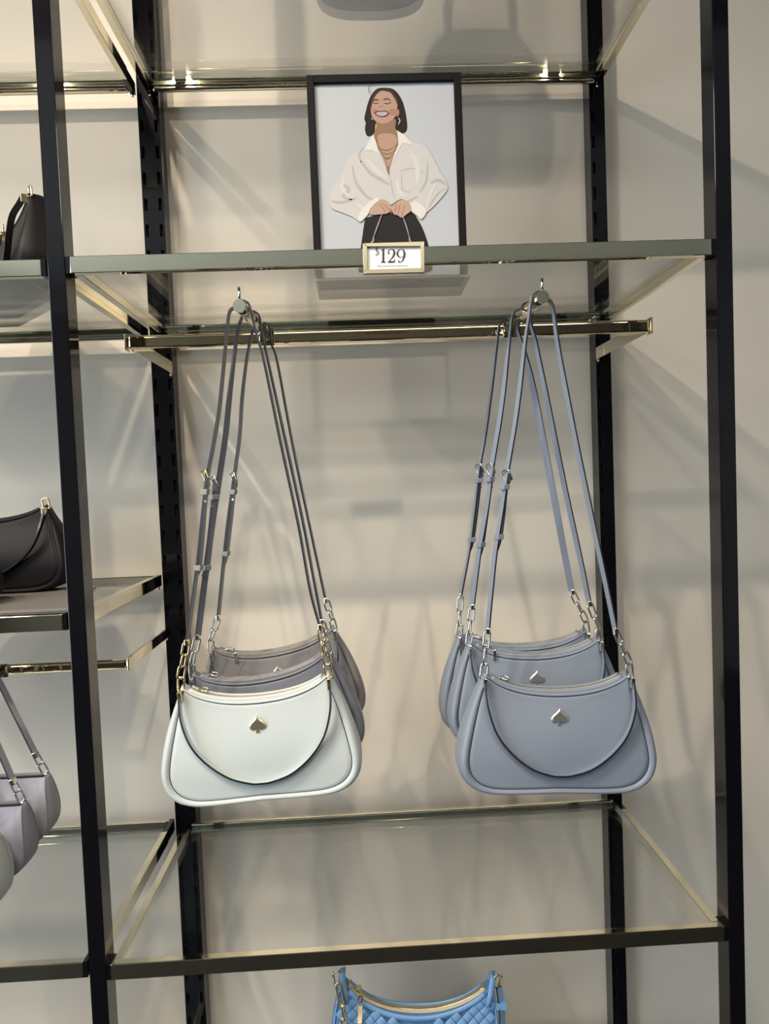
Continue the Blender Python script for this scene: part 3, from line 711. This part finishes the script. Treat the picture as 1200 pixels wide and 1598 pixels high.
    b.ribbon(Q, 0.0105, 0.0030, [(0.75,0.66,0)]*len(Q)); hd = obj('handle', b, [M['sky'], M['edge']], t, local=True)
    b = MB(); b.obox((0.1165,-0.012,-0.030), Vector((0.0075,0.0,0)), Vector((0,0.0045,0)), Vector((0,0,0.0045))); obj('strap_keeper', b, M['sky'], hd, local=True, bevel=0.001)
    return t
woven_bag()
# small maroon bag corner at the lower left edge, on its shelf
shelf(LX0, LX1, 0.282, 'lowest left bay glass shelf below the photo edge', LL, LR)
crescent_bag('shoulder_bag', 'dark maroon bag, only a tip visible at the lower left corner', None, None, 0, M['maroon'], M['gold'],
             loc=(-0.7950, -0.300, 0.5090), roll=0.0, yaw=0.0, width=0.98, zscale=1.34, emb=False, pull='none', handle=False, T=0.06)

# ------------------------------------------------------------------ framed poster
SF = -0.300
P_tl, P_tr, P_bl, P_br = at(479,116,SF), at(720,112.5,SF), at(490,440,SF), at(730,437,SF)
x0 = (P_tl.x+P_bl.x)/2; x1 = (P_tr.x+P_br.x)/2; zt = (P_tl.z+P_tr.z)/2; zb = 1.7772
t = root('poster_frame', ((x0+x1)/2, -0.255, 1.7740), 'black framed poster of a laughing woman in a white shirt on the upper shelf', 'picture')
b = MB(); b.box(x0+0.001, x1+0.003, -0.309, -0.200, 1.7740, 1.7775); obj('base_plate', b, M['taupe'], t, bevel=0.0005)
fw_ = 0.0118
def bar(n_, a0, a1, c0, c1): 
    b = MB(); b.box(a0, a1, SF, SF+0.020, c0, c1); obj(n_, b, M['frameblack'], t, bevel=0.0012)
bar('frame_side', x0, x0+fw_, zb+0.001, zt); bar('frame_side', x1-fw_, x1, zb+0.001, zt); bar('frame_top', x0+fw_, x1-fw_, zt-fw_*1.05, zt); bar('frame_bottom', x0+fw_, x1-fw_, zb+0.001, zb+0.004)
b = MB(); b.box(x0+0.004, x1-0.004, SF+0.0145, SF+0.0180, zb+0.002, zt-0.004); obj('backing', b, M['frameblack'], t)
YP = SF + 0.006
def flatmat(n, c, r=0.7): return mat('print_'+n, tuple(v*0.70 for v in c), r, bump=0.005, spec=0.15)
PM = dict(bg=flatmat('backdrop', (0.56, 0.60, 0.66)), hair=flatmat('hair', (0.028,0.022,0.020)), skin=flatmat('skin', (0.50,0.33,0.26)), blush=flatmat('blush', (0.42,0.23,0.19)),
          neck=flatmat('neck', (0.33,0.20,0.13)), lip=flatmat('lip', (0.16,0.07,0.08)), teeth=flatmat('teeth', (0.50,0.44,0.50)), shirt=flatmat('shirt', (0.64,0.64,0.64)),
          fold=flatmat('fold', (0.49,0.50,0.51)), collar=flatmat('collar', (0.78,0.78,0.76)), skirt=flatmat('skirt', (0.022,0.022,0.024)), gold=flatmat('necklace', (0.50,0.36,0.18)),
          strap=flatmat('strap', (0.36,0.36,0.36)), bag=flatmat('bag', (0.55,0.54,0.53)), pale=flatmat('pale', (0.70,0.71,0.72)), hairhi=flatmat('hair_light', (0.075,0.045,0.035)), hand=flatmat('hand', (0.55,0.38,0.31)))
b = MB(); b.box(x0+0.006, x1-0.006, YP+0.0001, YP+0.0081, zb+0.002, zt-0.006); obj('print_sheet', b, PM['bg'], t)
LAY = [0]
def pic(name, mname, polys, smooth=True):
    LAY[0] += 1; y = YP - 0.00012*LAY[0]
    for poly in polys:
        b = MB()
        if smooth and len(poly) > 3:
            P = spline([(u, 0, v) for u, v in poly + [poly[0]]], 3)[:-1]; poly = [(p.x, p.z) for p in P]
        b.add([at(480+u/4.319, 110+v/4.319, y) for u, v in poly], [list(range(len(poly)))])
        obj(name, b, PM[mname], t)
def line(pts, w_):
    P = spline([(u, 0, v) for u, v in pts], 4); L = []; R = []
    for i, p in enumerate(P):
        d = (P[min(i+1, len(P)-1)] - P[max(i-1, 0)]); d.normalize(); nn = Vector((-d.z, 0, d.x))
        ww = w_*(0.35+0.65*math.sin(math.pi*(i+0.5)/len(P))); L.append(((p+nn*ww/2).x, (p+nn*ww/2).z)); R.append(((p-nn*ww/2).x, (p-nn*ww/2).z))
    return L + R[::-1]
pic('printed_hair', 'hair', [[(515,116),(470,122),(432,160),(408,215),(392,275),(382,325),(392,355),(386,395),(400,440),(428,441),(452,415),(462,350),(520,300),(588,345),(590,390),(612,412),(640,424),(664,412),(672,380),(668,330),(656,262),(636,200),(602,146),(562,120)]])
pic('printed_skirt', 'skirt', [[(388,995),(480,968),(560,945),(640,965),(700,950),(740,1000),(782,1080),(818,1190),(843,1325),(795,1362),(600,1366),(385,1362),(342,1345),(358,1200),(374,1080)]])
pic('printed_neck', 'neck', [[(462,335),(462,380),(448,425),(452,470),(480,530),(520,610),(547,705),(560,640),(592,560),(614,490),(606,430),(590,385),(592,330),(520,330)]])
pic('printed_chest', 'skin', [[(470,440),(500,425),(560,425),(596,445),(602,480),(585,540),(548,650),(520,585),(485,520)]])
pic('printed_face', 'skin', [[(500,134),(466,150),(440,190),(426,240),(428,290),(442,325),(470,348),(508,360),(546,350),(580,325),(600,285),(604,230),(592,185),(556,148)]])
pic('printed_cheek', 'blush', [[(440,255),(462,262),(456,290),(438,285)], [(548,262),(590,258),(592,290),(562,300)], [(474,236),(492,240),(510,236),(500,250),(484,250)]])
pic('printed_ear', 'blush', [[(598,270),(614,262),(618,290),(606,312),(596,300)]])
pic('printed_brow', 'hairhi', [line([(442,206),(458,196),(480,200)], 7), line([(510,198),(536,190),(562,204)], 7), line([(438,216),(456,222),(478,218)], 5), line([(514,218),(538,224),(562,214)], 5)])
pic('printed_mouth', 'lip', [[(448,284),(470,270),(496,274),(524,268),(550,286),(536,304),(506,313),(470,306)]])
pic('printed_teeth', 'teeth', [[(460,287),(476,279),(500,280),(524,277),(540,290),(524,302),(500,307),(474,301)]])
pic('printed_fringe', 'hairhi', [line([(510,124),(560,140),(596,190),(612,240)], 16), line([(500,126),(462,150),(436,196),(424,250)], 12)])
pic('printed_shirt', 'shirt', [[(440,445),(420,470),(385,520),(330,545),(285,570),(262,625),(232,700),(205,745),(165,800),(148,860),(160,925),(225,955),(300,985),(350,1015),(388,985),(415,925),(470,880),(520,872),(560,905),(600,880),(640,868),(690,900),(705,950),(752,975),(770,1000),(800,960),(850,915),(895,865),(942,800),(932,745),(896,690),(855,610),(800,515),(720,485),(660,452),(612,432),(614,500),(590,565),(556,650),(550,712),(520,635),(482,540),(452,485)]])
pic('printed_fold', 'fold', [line([(360,610),(420,690),(500,740),(550,770)], 22), line([(300,640),(330,760),(400,850),(470,880)], 20), line([(220,760),(280,800),(240,850),(300,870)], 22), line([(160,880),(230,890),(330,860)], 20),
      line([(810,620),(800,740),(760,820)], 16), line([(830,760),(880,740),(935,770)], 22), line([(820,920),(870,840),(930,790)], 12), line([(620,680),(700,660),(790,690)], 9), line([(555,715),(570,800),(590,870)], 9),
      line([(635,690),(640,800),(700,820)], 8), line([(380,520),(350,560),(360,620)], 16), line([(600,900),(680,880),(740,850)], 16)])
pic('printed_highlight', 'pale', [line([(250,730),(230,790),(280,850)], 22), line([(400,600),(470,680),(530,720)], 26), line([(700,560),(740,640),(740,760)], 36), line([(860,760),(820,860),(800,930)], 18), line([(330,900),(380,930),(400,960)], 26), line([(600,740),(620,820),(660,850)], 26)])
pic('printed_collar', 'collar', [[(440,432),(412,480),(380,540),(430,535),(476,560),(468,500),(450,450)], [(605,405),(660,440),(710,505),(640,488),(600,560),(562,634),(585,560),(612,500)]], smooth=False)
pic('printed_necklace', 'gold', [line([(470,495),(500,525),(545,530),(605,490)], 5), line([(480,515),(520,555),(560,550),(598,515)], 5), line([(500,540),(535,590),(580,545)], 5), line([(535,575),(538,590)], 9)])
pic('printed_earring', 'pale', [line([(612,318),(622,340),(612,362)], 6), line([(428,322),(440,330)], 5)])
pic('printed_cuff', 'collar', [[(395,985),(380,1000),(352,1020),(340,985),(400,900),(470,855),(480,885),(430,920),(412,960)], [(690,900),(720,880),(770,905),(800,950),(768,1002),(735,975),(702,950)]])
pic('printed_hand', 'hand', [[(415,968),(428,925),(470,882),(515,872),(545,888),(568,922),(560,948),(530,965),(498,968),(460,972)], [(566,935),(590,895),(628,872),(662,878),(692,905),(700,942),(668,968),(634,992),(606,975),(580,968)]])
pic('printed_finger_line', 'neck', [line([(480,900),(510,930),(525,962)], 5), line([(500,890),(532,918),(550,950)], 5), line([(600,905),(590,940),(590,965)], 5), line([(625,900),(615,940),(612,972)], 5), line([(655,905),(645,945),(635,985)], 5), line([(548,930),(566,945),(560,965)], 7)])
pic('printed_strap', 'strap', [line([(500,968),(470,1050),(445,1120)], 9), line([(642,985),(665,1050),(684,1120)], 9), line([(445,1115),(440,1150),(425,1160)], 12), line([(684,1115),(690,1150),(704,1160)], 12)])
pic('printed_bag', 'bag', [[(385,1362),(755,1355),(750,1385),(735,1418),(560,1424),(405,1428),(390,1400)]])
pic('printed_knee', 'skin', [[(757,1362),(796,1360),(802,1412),(750,1416)]])
pic('printed_bag_line', 'strap', [line([(385,1368),(392,1405),(402,1428)], 4), line([(410,1385),(560,1390),(720,1380)], 4), line([(755,1362),(750,1392),(735,1416)], 4)])
pic('printed_shadow_line', 'hairhi', [line([(438,90),(412,110),(414,140),(424,158)], 4)])
# ------------------------------------------------------------------ price tag
YT = -0.4615
t = root('price_tag', (-0.003, -0.456, 1.738), 'small gold framed 129 dollar price tag clipped on the front rail', 'price tag')
def tg(u, v, y=YT): return at(540+u/8.571, 350+v/8.571, y)
def quadbar(name, pts, y0, y1, mt, parent=t):
    b = MB(); n = len(pts); b.add([tg(u, v, y0) for u, v in pts] + [tg(u, v, y0)+Vector((0, y1-y0, 0)) for u, v in pts], [list(range(n)), list(range(2*n-1, n-1, -1))] + [(i, (i+1) % n, (i+1) % n+n, i+n) for i in range(n)])
    return obj(name, b, mt, parent, bevel=0.0004)
O = [(222,252),(1046,228),(1052,642),(236,662)]; I_ = [(284,298),(1000,292),(1003,584),(288,606)]
for k, nm in enumerate(('frame_top', 'frame_side', 'frame_bottom', 'frame_side')):
    k2 = (k+1) % 4; quadbar(nm, [O[k], O[k2], I_[k2], I_[k]], YT-0.0035, YT+0.003, M['tagmetal'])
quadbar('frame_back', [(230,260),(1040,236),(1046,636),(242,655)], YT+0.0032, YT+0.0052, M['tagmetal'])
quadbar('card', [(276,292),(1006,286),(1008,592),(282,612)], YT+0.0002, YT+0.0028, M['paper'])
b = MB(); b.box(-0.016, 0.010, YT+0.0054, YF-0.0003, ZU-0.018, ZU-0.004); b.box(-0.016, 0.010, YF-0.0036, YF+0.016, ZU+0.0004, ZU+0.0016); obj('rail_clip', b, M['tagmetal'], t)
def vstroke(pts):
    """variable width stroke: (u, v, w) -> polygon strip"""
    P = spline([(u, w_, v) for u, v, w_ in pts], 5); L = []; R = []
    for i, p in enumerate(P):
        d = P[min(i+1, len(P)-1)] - P[max(i-1, 0)]; d.y = 0; d.normalize(); nn = Vector((-d.z, 0, d.x)); h = max(p.y, 2)/2
        L.append((p.x+nn.x*h, p.z+nn.z*h)); R.append((p.x-nn.x*h, p.z-nn.z*h))
    return L, R
def glyph(name, strokes, polys=(), mt='ink'):
    b = MB(); y = YT - 0.0001
    for s_ in strokes:
        L, R = vstroke(s_); n = len(L)
        b.add([tg(u, v, y) for u, v in L + R], [(i, i+1, n+i+1, n+i) for i in range(n-1)])
    for p in polys: b.add([tg(u, v, y-0.00005) for u, v in p], [list(range(len(p)))])
    return obj(name, b, M[mt], t, fix=False)
glyph('dollar_sign', [[(440,335,6),(428,322,10),(410,324,14),(398,336,16),(408,352,18),(426,368,20),(436,386,18),(424,406,14),(404,410,10),(390,398,6)], [(424,306,4),(412,365,4),(402,424,4)]], mt='inkgrey')
glyph('digit_one', [], [[(484,330),(512,322),(512,500),(484,502)], [(462,345),(484,330),(486,338),(466,352)], [(464,507),(534,504),(534,513),(464,516)], [(472,508),(484,492),(512,490),(524,505)]])
glyph('digit_two', [[(560,392,6),(566,362,14),(585,342,10),(612,334,9),(638,352,24),(646,385,32),(634,425,26),(606,462,16),(578,492,9),(560,512,5)]],
      [[(557,515),(560,498),(590,490),(636,492),(650,470),(658,470),(652,513)], [(557,388),(566,376),(582,380),(582,396),(568,404)]])
glyph('digit_nine', [[(736,334,6),(704,348,16),(686,392,26),(704,432,18),(738,444,8),(768,425,10)], [(736,334,6),(766,346,18),(782,392,30),(776,440,26),(752,490,16),(722,512,8),(700,508,6)]],
      [[(694,488),(708,482),(718,494),(710,508),(696,506)]])
cu = bpy.data.curves.new('small_print', 'FONT'); cu.body = 'Excluded from additional'; cu.size = 1.0
to = bpy.data.objects.new('small_print_source', cu); C.objects.link(to)
dg = bpy.context.evaluated_depsgraph_get(); me = bpy.data.meshes.new_from_object(to.evaluated_get(dg)); bpy.data.objects.remove(to)
xs_ = [v.co.x for v in me.vertices]; xa, xb = min(xs_), max(xs_)
b = MB(); b.add([tg(425 + (v.co.x-xa)/(xb-xa)*395, 570 - (v.co.x-xa)/(xb-xa)*6 - v.co.y*34, YT-0.0001) for v in me.vertices], [list(p.vertices) for p in me.polygons])
obj('small_print', b, M['inkgrey'], t, fix=False); bpy.data.meshes.remove(me)
